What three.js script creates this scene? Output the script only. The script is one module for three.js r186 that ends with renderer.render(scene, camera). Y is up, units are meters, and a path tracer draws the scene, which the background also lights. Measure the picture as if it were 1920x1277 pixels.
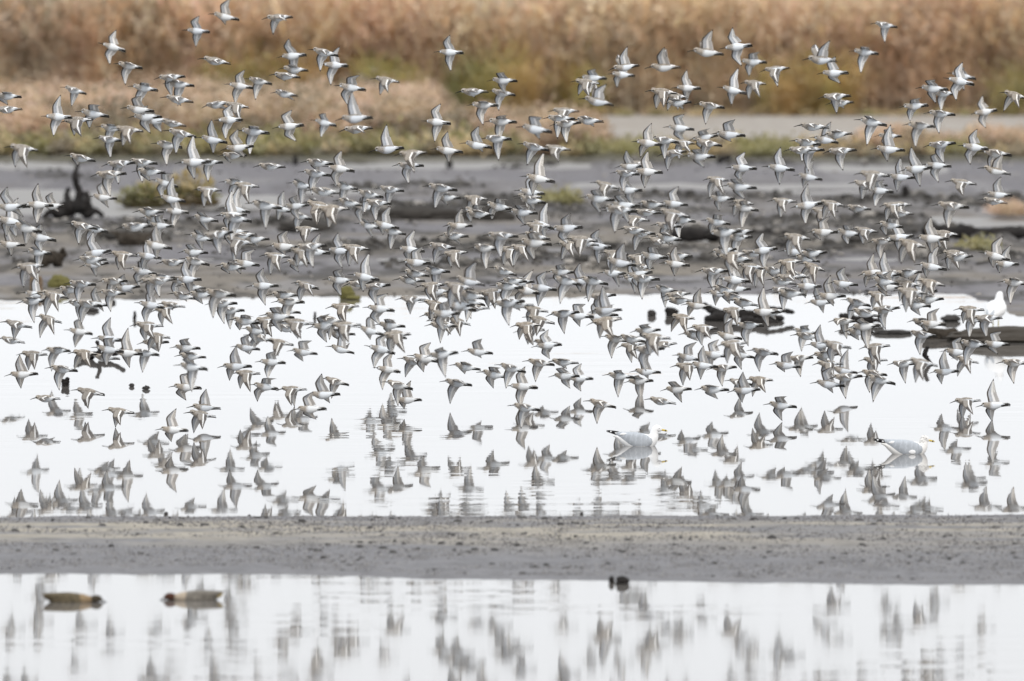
import * as THREE from 'three';
import { mergeGeometries, mergeVertices } from 'three/addons/utils/BufferGeometryUtils.js';

// ------------------------------------------------------------------ camera, sky, sun, exposure
const H = 4.27, F = 20000, CX = 960, CY = 638.5, PITCH = Math.atan(938 / F);      // a long lens on a low bank: eye height in metres, focal length in photo pixels
const scene = new THREE.Scene();
const camera = new THREE.PerspectiveCamera(2 * Math.atan(CY / F) * 180 / Math.PI, 1024 / 681, 1, 9000);
camera.position.set(0, H, 0);
camera.rotation.x = -PITCH;
camera.focus = 78;
camera.userData.fStop = 3.4;

{ // even overcast sky
  const w = 64, h = 32, d = new Float32Array(w * h * 4);
  for (let y = 0; y < h; y++) for (let x = 0; x < w; x++) {
    const e = (y + 0.5) / h * Math.PI - Math.PI / 2, s = Math.max(0, Math.sin(e)), l = 1.2 + 0.22 * s, o = (y * w + x) * 4;
    d[o] = l * 0.972; d[o + 1] = l * 0.997; d[o + 2] = l * 1.03; d[o + 3] = 1;
  }
  const t = new THREE.DataTexture(d, w, h, THREE.RGBAFormat, THREE.FloatType);
  t.mapping = THREE.EquirectangularReflectionMapping; t.magFilter = THREE.LinearFilter; t.minFilter = THREE.LinearFilter; t.needsUpdate = true;
  scene.background = t; scene.environment = t;
}
const sun = new THREE.DirectionalLight(0xfff4e6, 1.35);
sun.position.set(45, 95, 10); sun.target.position.set(0, 0, -95);
sun.castShadow = true; sun.shadow.radius = 30; sun.shadow.mapSize.set(2048, 2048);
Object.assign(sun.shadow.camera, { left: -40, right: 40, top: 80, bottom: -80, near: 1, far: 320 });
scene.add(sun, sun.target);

const renderer = new THREE.WebGLRenderer({ antialias: true });
renderer.toneMapping = THREE.LinearToneMapping;
renderer.toneMappingExposure = 1.0;
renderer.shadowMap.enabled = true;

// ------------------------------------------------------------------ helpers
function rngOf(seed) { let s = seed >>> 0; return () => { s = (s + 0x6D2B79F5) >>> 0; let t = s; t = Math.imul(t ^ (t >>> 15), t | 1); t ^= t + Math.imul(t ^ (t >>> 7), t | 61); return ((t ^ (t >>> 14)) >>> 0) / 4294967296; }; }
const clamp = (x, a = 0, b = 1) => Math.min(b, Math.max(a, x));
const lerp = (a, b, t) => a + (b - a) * t;
const smooth = (a, b, x) => { const t = clamp((x - a) / (b - a)); return t * t * (3 - 2 * t); };
const rad = (d) => d * Math.PI / 180;
function hash(x, y, s = 0) { let n = Math.imul(x, 374761393) + Math.imul(y, 668265263) + Math.imul(s, 1274126177) | 0; n = Math.imul(n ^ (n >>> 13), 1274126177); return ((n ^ (n >>> 16)) >>> 0) / 4294967296; }
function vnoise(x, y, s = 0, per = 0) {
  const xi = Math.floor(x), yi = Math.floor(y), fx = x - xi, fy = y - yi, u = fx * fx * (3 - 2 * fx), v = fy * fy * (3 - 2 * fy);
  const m = (k) => per ? ((k % per) + per) % per : k;
  const a = hash(m(xi), m(yi), s), b = hash(m(xi + 1), m(yi), s), c = hash(m(xi), m(yi + 1), s), d = hash(m(xi + 1), m(yi + 1), s);
  return lerp(lerp(a, b, u), lerp(c, d, u), v);
}
function fbm(x, y, s = 0, oct = 4) { let a = 0, w = 0.5, n = 0; for (let i = 0; i < oct; i++) { a += w * vnoise(x, y, s + i * 17); n += w; w *= 0.5; x *= 2.03; y *= 2.03; } return a / n; }
// ground distance seen at a photo row, and the world x of a photo column at a distance
const distOf = (py) => H * F / (py + 300), xOf = (px, D) => (px - CX) * D / F;
function at(px, py, D) { // a point D metres in front of the camera
  const v = new THREE.Vector3((px - CX) / F, -(py - CY) / F, -1).applyAxisAngle(new THREE.Vector3(1, 0, 0), -PITCH);
  return v.multiplyScalar(D / -v.z).add(new THREE.Vector3(0, H, 0));
}
const taken = new Map();
function numbered(name) { const n = taken.get(name) ?? 0; taken.set(name, n + 1); return n ? `${name}_${String(n).padStart(3, '0')}` : name; }
function shade(o) { o.traverse((m) => { if (m.isMesh) { m.castShadow = true; m.receiveShadow = true; } }); return o; }
function put(o, name, label, category, group, kind) {
  o.name = numbered(name); o.userData.label = label; o.userData.category = category;
  if (group) o.userData.group = group;
  if (kind) o.userData.kind = kind;
  scene.add(o); return shade(o);
}
function part(parent, name, geo, m) { const o = new THREE.Mesh(geo, m); o.name = name; parent.add(o); return o; }
const mat = (r, g, b, rough = 0.95, more = {}) => new THREE.MeshPhysicalMaterial({ color: new THREE.Color().setRGB(r, g, b), roughness: rough, specularIntensity: 0.35, ...more });

// a closed skin of elliptic rings along a spine that lies in the xy plane; rows are [x, y, radius in plane, radius across]
function loft(rows, rings = 20, seg = 14) {
  const at_ = (t, k) => { const n = rows.length - 1, f = clamp(t, 0, 1) * n, i = Math.min(n - 1, Math.floor(f)), u = f - i, p = (j) => rows[clamp(j, 0, n)][k]; const a = p(i - 1), b = p(i), c = p(i + 1), d = p(i + 2); return b + 0.5 * u * (c - a + u * (2 * a - 5 * b + 4 * c - d + u * (3 * (b - c) + d - a))); };
  const pos = [], uv = [], idx = [];
  for (let i = 0; i <= rings; i++) {
    const t = i / rings, x = at_(t, 0), y = at_(t, 1), e = 0.01;
    let tx = at_(t + e, 0) - at_(t - e, 0), ty = at_(t + e, 1) - at_(t - e, 1); const l = Math.hypot(tx, ty) || 1; tx /= l; ty /= l;
    const rn = Math.max(0.0004, at_(t, 2)), rz = Math.max(0.0004, at_(t, 3));
    for (let j = 0; j <= seg; j++) { const a = j / seg * Math.PI * 2; pos.push(x - ty * rn * Math.cos(a), y + tx * rn * Math.cos(a), rz * Math.sin(a)); uv.push(t, j / seg); }
  }
  for (let i = 0; i < rings; i++) for (let j = 0; j < seg; j++) { const a = i * (seg + 1) + j, b = a + seg + 1; idx.push(a, a + 1, b, b, a + 1, b + 1); }
  const n0 = pos.length / 3; // end caps
  for (const [row, flip] of [[0, 1], [rings, 0]]) { const c = pos.length / 3; let sx = 0, sy = 0; for (let j = 0; j < seg; j++) { sx += pos[(row * (seg + 1) + j) * 3]; sy += pos[(row * (seg + 1) + j) * 3 + 1]; } pos.push(sx / seg, sy / seg, 0); uv.push(row / rings, 0.25); for (let j = 0; j < seg; j++) { const a = row * (seg + 1) + j; flip ? idx.push(c, a + 1, a) : idx.push(c, a, a + 1); } }
  const g = new THREE.BufferGeometry();
  g.setAttribute('position', new THREE.Float32BufferAttribute(pos, 3)); g.setAttribute('uv', new THREE.Float32BufferAttribute(uv, 2)); g.setIndex(idx); g.computeVertexNormals();
  const nr = g.attributes.normal; // join the normals along the seam
  for (let i = 0; i <= rings; i++) { const a = i * (seg + 1), b = a + seg, v = new THREE.Vector3(nr.getX(a) + nr.getX(b), nr.getY(a) + nr.getY(b), nr.getZ(a) + nr.getZ(b)).normalize(); nr.setXYZ(a, v.x, v.y, v.z); nr.setXYZ(b, v.x, v.y, v.z); }
  return g;
}
function dataTexture(w, h, f, srgb = false, float = false) { // f(x, y) -> [r, g, b] in 0..1 linear (or a number)
  const d = float ? new Float32Array(w * h * 4) : new Uint8Array(w * h * 4);
  const enc = (c) => float ? c : Math.round(255 * (srgb ? (c <= 0.0031308 ? 12.92 * c : 1.055 * Math.pow(clamp(c), 1 / 2.4) - 0.055) : clamp(c)));
  for (let y = 0; y < h; y++) for (let x = 0; x < w; x++) { const v = f(x, y), o = (y * w + x) * 4, k = typeof v === 'number'; for (let c = 0; c < 3; c++) d[o + c] = enc(k ? v : v[c]); d[o + 3] = float ? 1 : 255; }
  const t = new THREE.DataTexture(d, w, h, THREE.RGBAFormat, float ? THREE.FloatType : THREE.UnsignedByteType);
  t.magFilter = THREE.LinearFilter; t.minFilter = THREE.LinearFilter; t.wrapS = t.wrapT = THREE.RepeatWrapping; if (srgb) t.colorSpace = THREE.SRGBColorSpace; t.needsUpdate = true; return t;
}

// ------------------------------------------------------------------ ground: mud bar, pool beds, mud flats, the soil under the reeds
const puddles = [ // [px from, px to, py from, py to, depth]
  [-200, 122, 356, 400, 0.22], [146, 262, 360, 404, 0.22], [250, 430, 368, 394, 0.14], [395, 520, 366, 390, 0.14], [-200, 150, 302, 316, 0.05], [640, 1110, 304, 316, 0.06],
  [1060, 1640, 344, 353, 0.05], [1530, 1780, 307, 322, 0.05], [1745, 1915, 408, 426, 0.12], [560, 760, 352, 362, 0.05], [1560, 1720, 484, 490, 0.05], [700, 940, 484, 491, 0.05], [1180, 1330, 448, 458, 0.06],
  [1440, 1640, 356, 362, 0.03], [40, 420, 484, 489, 0.03],
];
const ridges = [ // rows of dark clods: [px from, px to, py, half width in rows, height]
  [-60, 260, 422, 8, 0.05], [160, 330, 448, 9, 0.16], [100, 420, 428, 9, 0.07], [300, 470, 400, 5, 0.06], [480, 640, 428, 12, 0.16], [610, 1010, 400, 14, 0.15], [850, 1060, 384, 8, 0.10], [1040, 1330, 398, 9, 0.08],
  [1130, 1480, 372, 7, 0.09], [1270, 1520, 446, 11, 0.15], [1080, 1300, 468, 8, 0.08], [1390, 1740, 418, 10, 0.12], [1540, 1920, 378, 10, 0.09], [1600, 1930, 446, 12, 0.16], [1420, 1700, 470, 11, 0.12], [1700, 1930, 492, 10, 0.14],
  [960, 1420, 494, 10, 0.12], [620, 970, 470, 11, 0.09], [700, 1000, 500, 6, 0.08], [0, 120, 488, 10, 0.10], [-60, 700, 302, 7, 0.10], [940, 1140, 306, 7, 0.12], [1120, 1930, 302, 8, 0.10], [440, 720, 474, 8, 0.07], [640, 900, 352, 5, 0.05], [60, 200, 334, 8, 0.08],
];
function barEdges(px) { return [1076 + 0.011 * px + 14 * (fbm(px / 210, 3, 5, 5) - 0.5), 970 - 0.002 * px + 5 * (fbm(px / 120, 9, 6, 5) - 0.5)]; }
function shoreRow(px) { return 560 - 0.006 * px + 10 * (fbm(px / 170, 1, 7) - 0.5) + 4 * (fbm(px / 30, 4, 8) - 0.5) + 46 * smooth(1800, 1910, px + 60 * (fbm(px / 60, 8, 9) - 0.5)); }
function ground(X, D) { // -> [height, kind weights]
  const px = CX + X * F / D, py = H * F / D - 300;
  const [pn, pf] = barEdges(px), ps = shoreRow(px);
  let h = -0.25, dark = 0;
  const rough = fbm(X * 9, D * 5, 21, 3) - 0.5;
  if (py > (ps + pf) / 2) { // the bar in the foreground
    const dn = pn - py, df = py - pf, w = Math.min(dn, df * 1.6), wide = pn - pf;
    const t = clamp(w / (0.5 * wide), -2, 1);
    h = t > 0 ? 0.055 * Math.pow(t, 0.7) + 0.012 * rough * smooth(0, 0.3, t) + 0.004 * (fbm(X * 40, D * 22, 22, 2) - 0.5) : Math.max(-0.3, 0.15 * t);
  } else {
    const t = ps - py; // rows behind the shore
    if (t < 0) h = Math.max(-0.3, t * 0.0022 + 0.010 * rough * smooth(-14, 0, t));
    else {
      h = 0.008 + 0.010 * smooth(0, 60, t) + 0.014 * (fbm(X * 0.8, D * 0.5, 30, 4) - 0.5) + 0.012 * rough + 0.008 * (fbm(X * 3, D * 0.7, 32, 3) - 0.5);
      for (const [a, b, y, w, k] of ridges) {
        if (px < a - 40 || px > b + 40 || Math.abs(py - y) > w * 3) continue;
        const yy = y + w * 0.9 * (fbm(px / 60, y, 41, 2) - 0.5) * 2, m = Math.exp(-(((py - yy) / w) ** 2)) * smooth(a - 40, a + 30, px) * smooth(b + 40, b - 30, px);
        const c = smooth(0.36, 0.72, fbm(X * 4.2, D * 1.6, y, 3));
        h += k * 0.5 * m * (0.1 + 1.1 * c); dark = Math.max(dark, clamp(m * (0.25 + 1.2 * c)));
      }
      for (const [a, b, y0, y1, k] of puddles) {
        if (px < a - 60 || px > b + 60 || py < y0 - 14 || py > y1 + 14) continue;
        const wob = 7 * (fbm(px / 55, y0, 51, 3) - 0.5), m = smooth(y0 - 4, y0 + 4, py + wob) * smooth(y1 + 4, y1 - 4, py + wob) * smooth(a - 30, a + 30, px) * smooth(b + 30, b - 30, px);
        h -= (k * 0.5 + 0.012) * m; if (k > 0.08) h = lerp(h, Math.min(h, -0.03), m * m);
      }
      h = lerp(h, 0.06 + 0.02 * rough, smooth(300, 280, py));
    }
  }
  return [h, dark, px, py];
}
{
  const xs = [], ds = [];
  for (const x of [-3000, -1200, -500, -200, -90, -45, -25, -16, -11]) xs.push(x);
  for (let x = -8.6; x <= 8.6; x += 0.052) xs.push(x);
  for (const x of [11, 16, 25, 45, 90, 200, 500, 1200, 3000]) xs.push(x);
  for (const d of [-300, -60, 0, 20, 35, 45, 52]) ds.push(d);
  for (let d = 58; d < 70; d += 0.055) ds.push(d);
  for (let d = 72; d < 92; d += 2) ds.push(d);
  for (let d = 92; d < 152; d += 0.15) ds.push(d);
  for (let d = 152; d < 190; d += 0.9) ds.push(d);
  for (const d of [200, 230, 280, 360, 500, 800, 1500, 3000, 6000]) ds.push(d);
  const n = xs.length, pos = new Float32Array(n * ds.length * 3), col = new Float32Array(n * ds.length * 3), uv = new Float32Array(n * ds.length * 2), idx = [];
  const mix3 = (a, b, t) => [lerp(a[0], b[0], t), lerp(a[1], b[1], t), lerp(a[2], b[2], t)];
  const greyMud = [0.175, 0.17, 0.182], brownMud = [0.195, 0.175, 0.15], tanMud = [0.30, 0.268, 0.215], peat = [0.05, 0.046, 0.042], pale = [0.40, 0.375, 0.345], soil = [0.16, 0.115, 0.07], olive = [0.13, 0.12, 0.06];
  ds.forEach((D, j) => xs.forEach((X, i) => {
    const k = j * n + i; let h, dark, px, py;
    if (D < 56) { h = -0.3; dark = 0; px = 0; py = 1300; } else [h, dark, px, py] = ground(X, D);
    if (D > 190) h = 0.1;
    let c;
    if (py > 760) { // bar: tan strip along its crown, wet grey edges
      const [pn, pf] = barEdges(px), t = (py - pf) / (pn - pf), f = fbm(X * 1.1, D * 3.5, 61, 4);
      c = mix3([0.20, 0.201, 0.212], [0.36, 0.335, 0.285], clamp(smooth(0.10, 0.28, t + 0.2 * (f - 0.5)) * smooth(0.72, 0.42, t + 0.5 * (f - 0.5)) * (1.1 - 0.4 * smooth(900, 1900, px)) * smooth(0.2, 0.65, f) * 1.25));
      c = mix3(c, peat, 0.35 * smooth(0.62, 0.8, fbm(X * 7, D * 6, 63, 3)));
    } else {
      const f = fbm(X * 0.6, D * 0.35, 65, 4), e = fbm(X * 2.4, D * 0.5, 66, 4);
      c = mix3(greyMud, brownMud, smooth(0.4, 0.65, f) * smooth(300, 460, py));
      c = mix3(c, [0.24, 0.235, 0.24], 0.7 * smooth(0.5, 0.72, e));
      c = mix3(c, peat, 0.75 * smooth(0.52, 0.70, fbm(X * 3.5, D * 1.1, 68, 3)) * smooth(335, 380, py));
      c = mix3(c, tanMud, 0.6 * smooth(0.52, 0.7, fbm(X * 1.2, D * 0.6, 69, 3)) * smooth(478, 500, py) * smooth(532, 512, py) * smooth(560, 1000, px));
      c = mix3(c, peat, clamp(dark * 1.08));
      c = mix3(c, olive, smooth(312, 300, py) * 0.5);
      const right = smooth(730, 860, px) * smooth(275, 262, py) * smooth(216, 222, py);
      c = mix3(c, soil, smooth(290, 275, py)); c = mix3(c, pale, right * (0.85 + 0.3 * (e - 0.5)));
    }
    pos.set([X, h, -D], k * 3); col.set(c, k * 3); uv.set([X / 1.6, D / 1.6], k * 2);
  }));
  for (let j = 0; j < ds.length - 1; j++) for (let i = 0; i < n - 1; i++) { const a = j * n + i; idx.push(a, a + 1, a + n, a + 1, a + n + 1, a + n); }
  const g = new THREE.BufferGeometry();
  g.setAttribute('position', new THREE.BufferAttribute(pos, 3)); g.setAttribute('color', new THREE.BufferAttribute(col, 3)); g.setAttribute('uv', new THREE.BufferAttribute(uv, 2)); g.setIndex(idx); g.computeVertexNormals();
  const N = 512, gv = (x, y) => { let a = 0, w = 0.5; for (const p of [16, 37, 80, 170]) { a += w * vnoise(x / N * p, y / N * p, p, p); w *= 0.62; } return a / 1.24; };
  const grain = dataTexture(N, N, (x, y) => { const v = gv(x, y), s = 0.62 + 0.55 * v - 0.35 * smooth(0.64, 0.74, v); return [s, s * 0.99, s * 0.98]; }, true);
  const bump = dataTexture(N, N, (x, y) => gv(x, y));
  put(new THREE.Mesh(g, new THREE.MeshPhysicalMaterial({ vertexColors: true, map: grain, bumpMap: bump, bumpScale: 0.035, roughness: 0.9, specularIntensity: 0.4 })), 'mud_flat', 'grey tidal mud flat with tan foreground bar and dark clods', 'mud', null, 'structure');
}

// ------------------------------------------------------------------ water: calm sheet with long low ripples in patches
{
  const N = 1024, TILE = 20, r = rngOf(71), waves = [];
  for (let i = 0; i < 34; i++) { const ky = Math.round(lerp(16, 150, r() ** 1.4)), kx = Math.round((r() - 0.5) * ky * 0.5); waves.push([kx, ky, r() * 6.28, 1 / Math.pow(ky, 1.15)]); }
  const swell = waves.reduce((a, w) => a + w[3] * 0.5, 0);
  const px = waves.map(([kx]) => Float32Array.from({ length: N }, (_, x) => x / N * kx * 2 * Math.PI)), py = waves.map(([, ky, p]) => Float32Array.from({ length: N }, (_, y) => y / N * ky * 2 * Math.PI + p));
  const tex = dataTexture(N, N, (x, y) => {
    let a = 0; for (let i = 0; i < waves.length; i++) a += waves[i][3] * Math.sin(px[i][x] + py[i][y]);
    const m = 0.13 + 1.25 * smooth(0.48, 0.76, vnoise(x / N * 7, y / N * 5, 73, 35) * 0.6 + vnoise(x / N * 21, y / N * 14, 74, 42) * 0.4);
    return 0.5 + 0.5 * a / swell * m;
  }, false, true);
  const g = new THREE.PlaneGeometry(600, 41.5).rotateX(-Math.PI / 2); const uv = g.attributes.uv; for (let i = 0; i < uv.count; i++) uv.setXY(i, uv.getX(i) * 600 / TILE, uv.getY(i) * 41.5 / TILE);
  const m = new THREE.MeshPhysicalMaterial({ color: new THREE.Color().setRGB(0.16, 0.15, 0.14), roughness: 0.022, ior: 1.333, bumpMap: tex, bumpScale: 0.0013 });
  const near = new THREE.Mesh(new THREE.PlaneGeometry(60, 64).rotateX(-Math.PI / 2), m.clone()); { const t = near.geometry.attributes.uv; for (let i = 0; i < t.count; i++) t.setXY(i, t.getX(i) * 4.1, t.getY(i) * 4.4); }
  near.material.bumpScale = 0.0010; near.material.roughness = 0.035; near.position.set(0, 0.0, -32.5); // ends under the mud bar
  put(near, 'water', 'pale near pool in front of the mud bar', 'water', null, 'structure');
  const far = new THREE.Mesh(new THREE.PlaneGeometry(600, 300).rotateX(-Math.PI / 2), m.clone()); { const t = far.geometry.attributes.uv; for (let i = 0; i < t.count; i++) t.setXY(i, t.getX(i) * 30, t.getY(i) * 15); }
  far.material.bumpScale = 0.012; far.material.roughness = 0.42; far.position.set(0, 0, -256.2); // wind-ruffled puddles on the flats
  put(far, 'puddle_water', 'ruffled pale puddles lying on the far mud', 'water', null, 'structure');
  const w = new THREE.Mesh(g, m); w.position.set(0, 0, -85.4);
  put(w, 'water', 'pale still pool water mirroring the white sky', 'water', null, 'structure');
}

// ------------------------------------------------------------------ reeds, weeds and low plants
function bladeStrip(P, x, z, ang, h, w, lean, droop = 0, rows = 3) { // pushes a tapering leaf
  const dx = Math.cos(ang), dz = Math.sin(ang), base = P.pos.length / 3;
  for (let i = 0; i <= rows; i++) { const t = i / rows, y = h * (t - droop * t * t * t), o = lean * t * t, ww = w * (1 - 0.85 * t) * 0.5; P.pos.push(x + dx * o - dz * ww, y, z + dz * o + dx * ww, x + dx * o + dz * ww, y, z + dz * o - dx * ww); }
  for (let i = 0; i < rows; i++) { const a = base + i * 2; P.idx.push(a, a + 1, a + 2, a + 1, a + 3, a + 2); }
}
function geoOf(P) { const g = new THREE.BufferGeometry(); g.setAttribute('position', new THREE.Float32BufferAttribute(P.pos, 3)); g.setIndex(P.idx); g.computeVertexNormals(); return g; }
function leafQuad(P, x, y, z, a, b, l, w) { // small pointed leaf in any direction
  const ca = Math.cos(a), sa = Math.sin(a), cb = Math.cos(b), sb = Math.sin(b), k = P.pos.length / 3;
  const d = [ca * cb, sb, sa * cb], s = [-sa, 0, ca];
  P.pos.push(x, y, z, x + d[0] * l * 0.5 + s[0] * w, y + d[1] * l * 0.5 + w * 0.3, z + d[2] * l * 0.5 + s[2] * w, x + d[0] * l, y + d[1] * l, z + d[2] * l, x + d[0] * l * 0.5 - s[0] * w, y + d[1] * l * 0.5 - w * 0.3, z + d[2] * l * 0.5 - s[2] * w);
  P.idx.push(k, k + 1, k + 2, k, k + 2, k + 3);
}
function reedClump(seed, height, blades, plume, spread) {
  const r = rngOf(seed), P = { pos: [], idx: [] };
  for (let i = 0; i < blades; i++) {
    const a = r() * 6.28, q = Math.sqrt(r()) * spread, x = Math.cos(a) * q, z = Math.sin(a) * q, h = height * (0.55 + 0.5 * r()), dir = r() * 6.28, lean = 0.15 + 0.5 * r();
    bladeStrip(P, x, z, dir, h, 0.010 + 0.010 * r(), lean, 0.1 * r(), 3);
    for (let k = 0; k < 6; k++) { const t = 0.15 + 0.75 * r(); leafQuad(P, x + Math.cos(dir) * lean * t * t, h * t, z + Math.sin(dir) * lean * t * t, r() * 6.28, -0.3 + 1.3 * r(), 0.25 + 0.3 * r(), 0.016); }
    if (plume && r() < 0.75) for (let k = 0; k < 12; k++) { const t = 0.86 + 0.16 * k / 12; leafQuad(P, x + Math.cos(dir) * lean * t * t, h * t, z + Math.sin(dir) * lean * t * t, dir + (r() - 0.5) * 3, -0.4 + 1.4 * r(), 0.10 + 0.10 * r(), 0.024); }
  }
  return geoOf(P);
}
function weedClump(seed, height, n, spread, leaf) {
  const r = rngOf(seed), P = { pos: [], idx: [] };
  for (let i = 0; i < 7; i++) bladeStrip(P, (r() - 0.5) * spread, (r() - 0.5) * spread, r() * 6.28, height * (0.6 + 0.4 * r()), 0.012, 0.12 * r(), 0, 2);
  for (let i = 0; i < n; i++) { const a = r() * 6.28, q = Math.sqrt(r()) * spread, y = height * r() * (1 - 0.5 * (q / spread) ** 2); leafQuad(P, Math.cos(a) * q, y, Math.sin(a) * q, r() * 6.28, (r() - 0.3) * 1.6, leaf * (0.6 + 0.8 * r()), leaf * 0.22); }
  return geoOf(P);
}
const leafMat = new THREE.MeshPhysicalMaterial({ color: 0xffffff, roughness: 0.95, transmission: 0.42, thickness: 0, side: THREE.DoubleSide });
function scatter(name, label, category, geo, list) { // list of [x, y, z, turn, size, stretch, [r, g, b]]
  const o = new THREE.InstancedMesh(geo, leafMat, list.length), m = new THREE.Matrix4(), q = new THREE.Quaternion(), up = new THREE.Vector3(0, 1, 0), c = new THREE.Color();
  list.forEach(([x, y, z, t, s, k, rgb], i) => { m.compose(new THREE.Vector3(x, y, z), q.setFromAxisAngle(up, t), new THREE.Vector3(s, s * k, s)); o.setMatrixAt(i, m); o.setColorAt(i, c.setRGB(...rgb)); });
  return put(o, name, label, category, null, 'stuff');
}
const vary = (c, r, k = 0.25) => { const f = 1 + (r() - 0.5) * 2 * k; return [c[0] * f, c[1] * f * (1 + (r() - 0.5) * 0.08), c[2] * f * (1 + (r() - 0.5) * 0.15)]; };
{ // tall dead reeds right across the back
  const r = rngOf(81), list = [], tan = [0.78, 0.63, 0.45], pink = [0.80, 0.62, 0.48], orange = [0.80, 0.60, 0.39], grey = [0.62, 0.54, 0.42], brown = [0.64, 0.50, 0.35], straw = [0.84, 0.73, 0.55];
  for (let i = 0; i < 5200; i++) {
    const D = 164.5 + 20 * r() ** 1.3, X = (r() - 0.5) * 21, px = CX + X * F / D, f = fbm(X * 0.6, D * 0.9, 83, 3), g = r();
    let c = f < 0.34 ? grey : f < 0.46 ? tan : f < 0.58 ? pink : orange; if (g > 0.78) c = straw; if (g < 0.16) c = brown;
    if (px < 130 && r() < 0.55) c = grey; if (px > 1500 && r() < 0.5) c = r() < 0.5 ? brown : tan;
    list.push([X, 0.05, -D, r() * 6.28, 0.62 + 0.53 * r() * (D > 167 ? 1 : 0.8), 0.9 + 0.3 * r(), vary(c, r)]);
  }
  scatter('reed_bed', 'wall of tall dead tan reeds filling the background', 'reeds', reedClump(82, 2.05, 15, true, 0.34), list);
}
{ // green and yellow growth at the foot of the reeds
  const r = rngOf(91), list = [], spots = [[390, 480, 0.45], [510, 600, 0.6], [680, 770, 0.6], [860, 890, 0.35], [905, 995, 0.6], [1060, 1120, 0.3], [1440, 1490, 0.35], [1510, 1590, 0.55], [1870, 1920, 0.2]];
  for (const [a, b, k] of spots) for (let i = 0; i < (b - a) * 0.9 * k; i++) {
    const D = 163.2 + 1.8 * r(), px = lerp(a, b, r()), f = fbm(px / 30, 2, 92, 2), c = f < 0.36 ? [0.28, 0.28, 0.085] : f < 0.56 ? [0.42, 0.35, 0.11] : [0.52, 0.36, 0.14];
    list.push([xOf(px, D), 0.05, -D, r() * 6.28, 0.5 + 0.25 * r(), 0.9 + 0.6 * r(), vary(c, r)]);
  }
  scatter('green_reeds', 'yellow green young growth along the foot of the reeds', 'reeds', reedClump(93, 1.1, 14, false, 0.3), list);
}
{ // pinkish brown weeds on the bank at left, tan tufts beside the pale flat
  const r = rngOf(101), list = [], pink = [0.60, 0.44, 0.31], tan = [0.56, 0.42, 0.28], brown = [0.42, 0.30, 0.19], dark = [0.25, 0.2, 0.12];
  const add = (px, D, s) => { const X = xOf(px, D), f = fbm(X * 1.3, D * 0.5, 102, 3); list.push([X, 0.05, -D, r() * 6.28, s, 0.8 + 0.5 * r(), vary(f + 0.18 * (r() - 0.5) < 0.35 ? dark : f + 0.2 * (r() - 0.5) < 0.46 ? brown : r() < 0.5 ? tan : pink, r, 0.22)]); };
  for (let i = 0; i < 1500; i++) { const D = 145.5 + 18 * r(), px = -160 + r() * 960; add(px, D, 0.75 + 0.5 * r()); }
  for (let i = 0; i < 330; i++) { const D = 145.5 + 7.5 * r() * (1 - 0.4 * r()), px = 780 + r() * 330; add(px, D, 0.6 + 0.4 * r()); }
  for (const [a, b, n, s] of [[1000, 1115, 70, 0.75], [1620, 1730, 60, 0.6], [1820, 1925, 50, 0.65], [1740, 1810, 16, 0.5]]) for (let i = 0; i < n; i++) add(lerp(a, b, r()), 143.5 + 2.6 * r(), s * (0.8 + 0.4 * r()));
  for (let i = 0; i < 30; i++) add(1850 + 70 * r(), distOf(lerp(404, 412, r())), 0.2 + 0.12 * r());
  scatter('brown_weeds', 'pinkish brown seeding weeds on the bank before the reeds', 'weeds', weedClump(103, 0.5, 170, 0.36, 0.10), list);
}
{ // low olive grass between the weeds and the mud
  const r = rngOf(111), list = [];
  const add = (px, D, s, c) => list.push([xOf(px, D), 0.04, -D, r() * 6.28, s, 0.7 + 0.6 * r(), vary(c, r)]);
  const olive = [0.30, 0.27, 0.11], straw = [0.50, 0.39, 0.21], dull = [0.27, 0.22, 0.14];
  for (let i = 0; i < 380; i++) add(-60 + r() * 1180, 143.2 + 2.6 * r(), 0.5 + 0.4 * r(), r() < 0.55 ? olive : r() < 0.5 ? straw : dull);
  for (let i = 0; i < 420; i++) { const px = 1115 + r() * 830; add(px, 142.6 + 3.4 * r(), 0.3 + 0.3 * r(), fbm(px / 90, 1, 113, 2) < 0.52 ? olive : r() < 0.5 ? straw : dull); }
  for (let i = 0; i < 220; i++) { const px = 720 + r() * 1240; add(px, 163 + 1.0 * r(), 0.25 + 0.2 * r(), r() < 0.25 ? olive : straw); }
  for (let i = 0; i < 26; i++) add(1008 + r() * 70, distOf(385 + 8 * r()), 0.3 + 0.2 * r(), olive);
  for (let i = 0; i < 16; i++) add(1800 + r() * 60, distOf(472 + 8 * r()), 0.3 + 0.15 * r(), olive);
  scatter('low_grass', 'low olive grass edging the mud and the pale flat', 'grass', weedClump(112, 0.36, 70, 0.26, 0.15), list);
}

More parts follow.
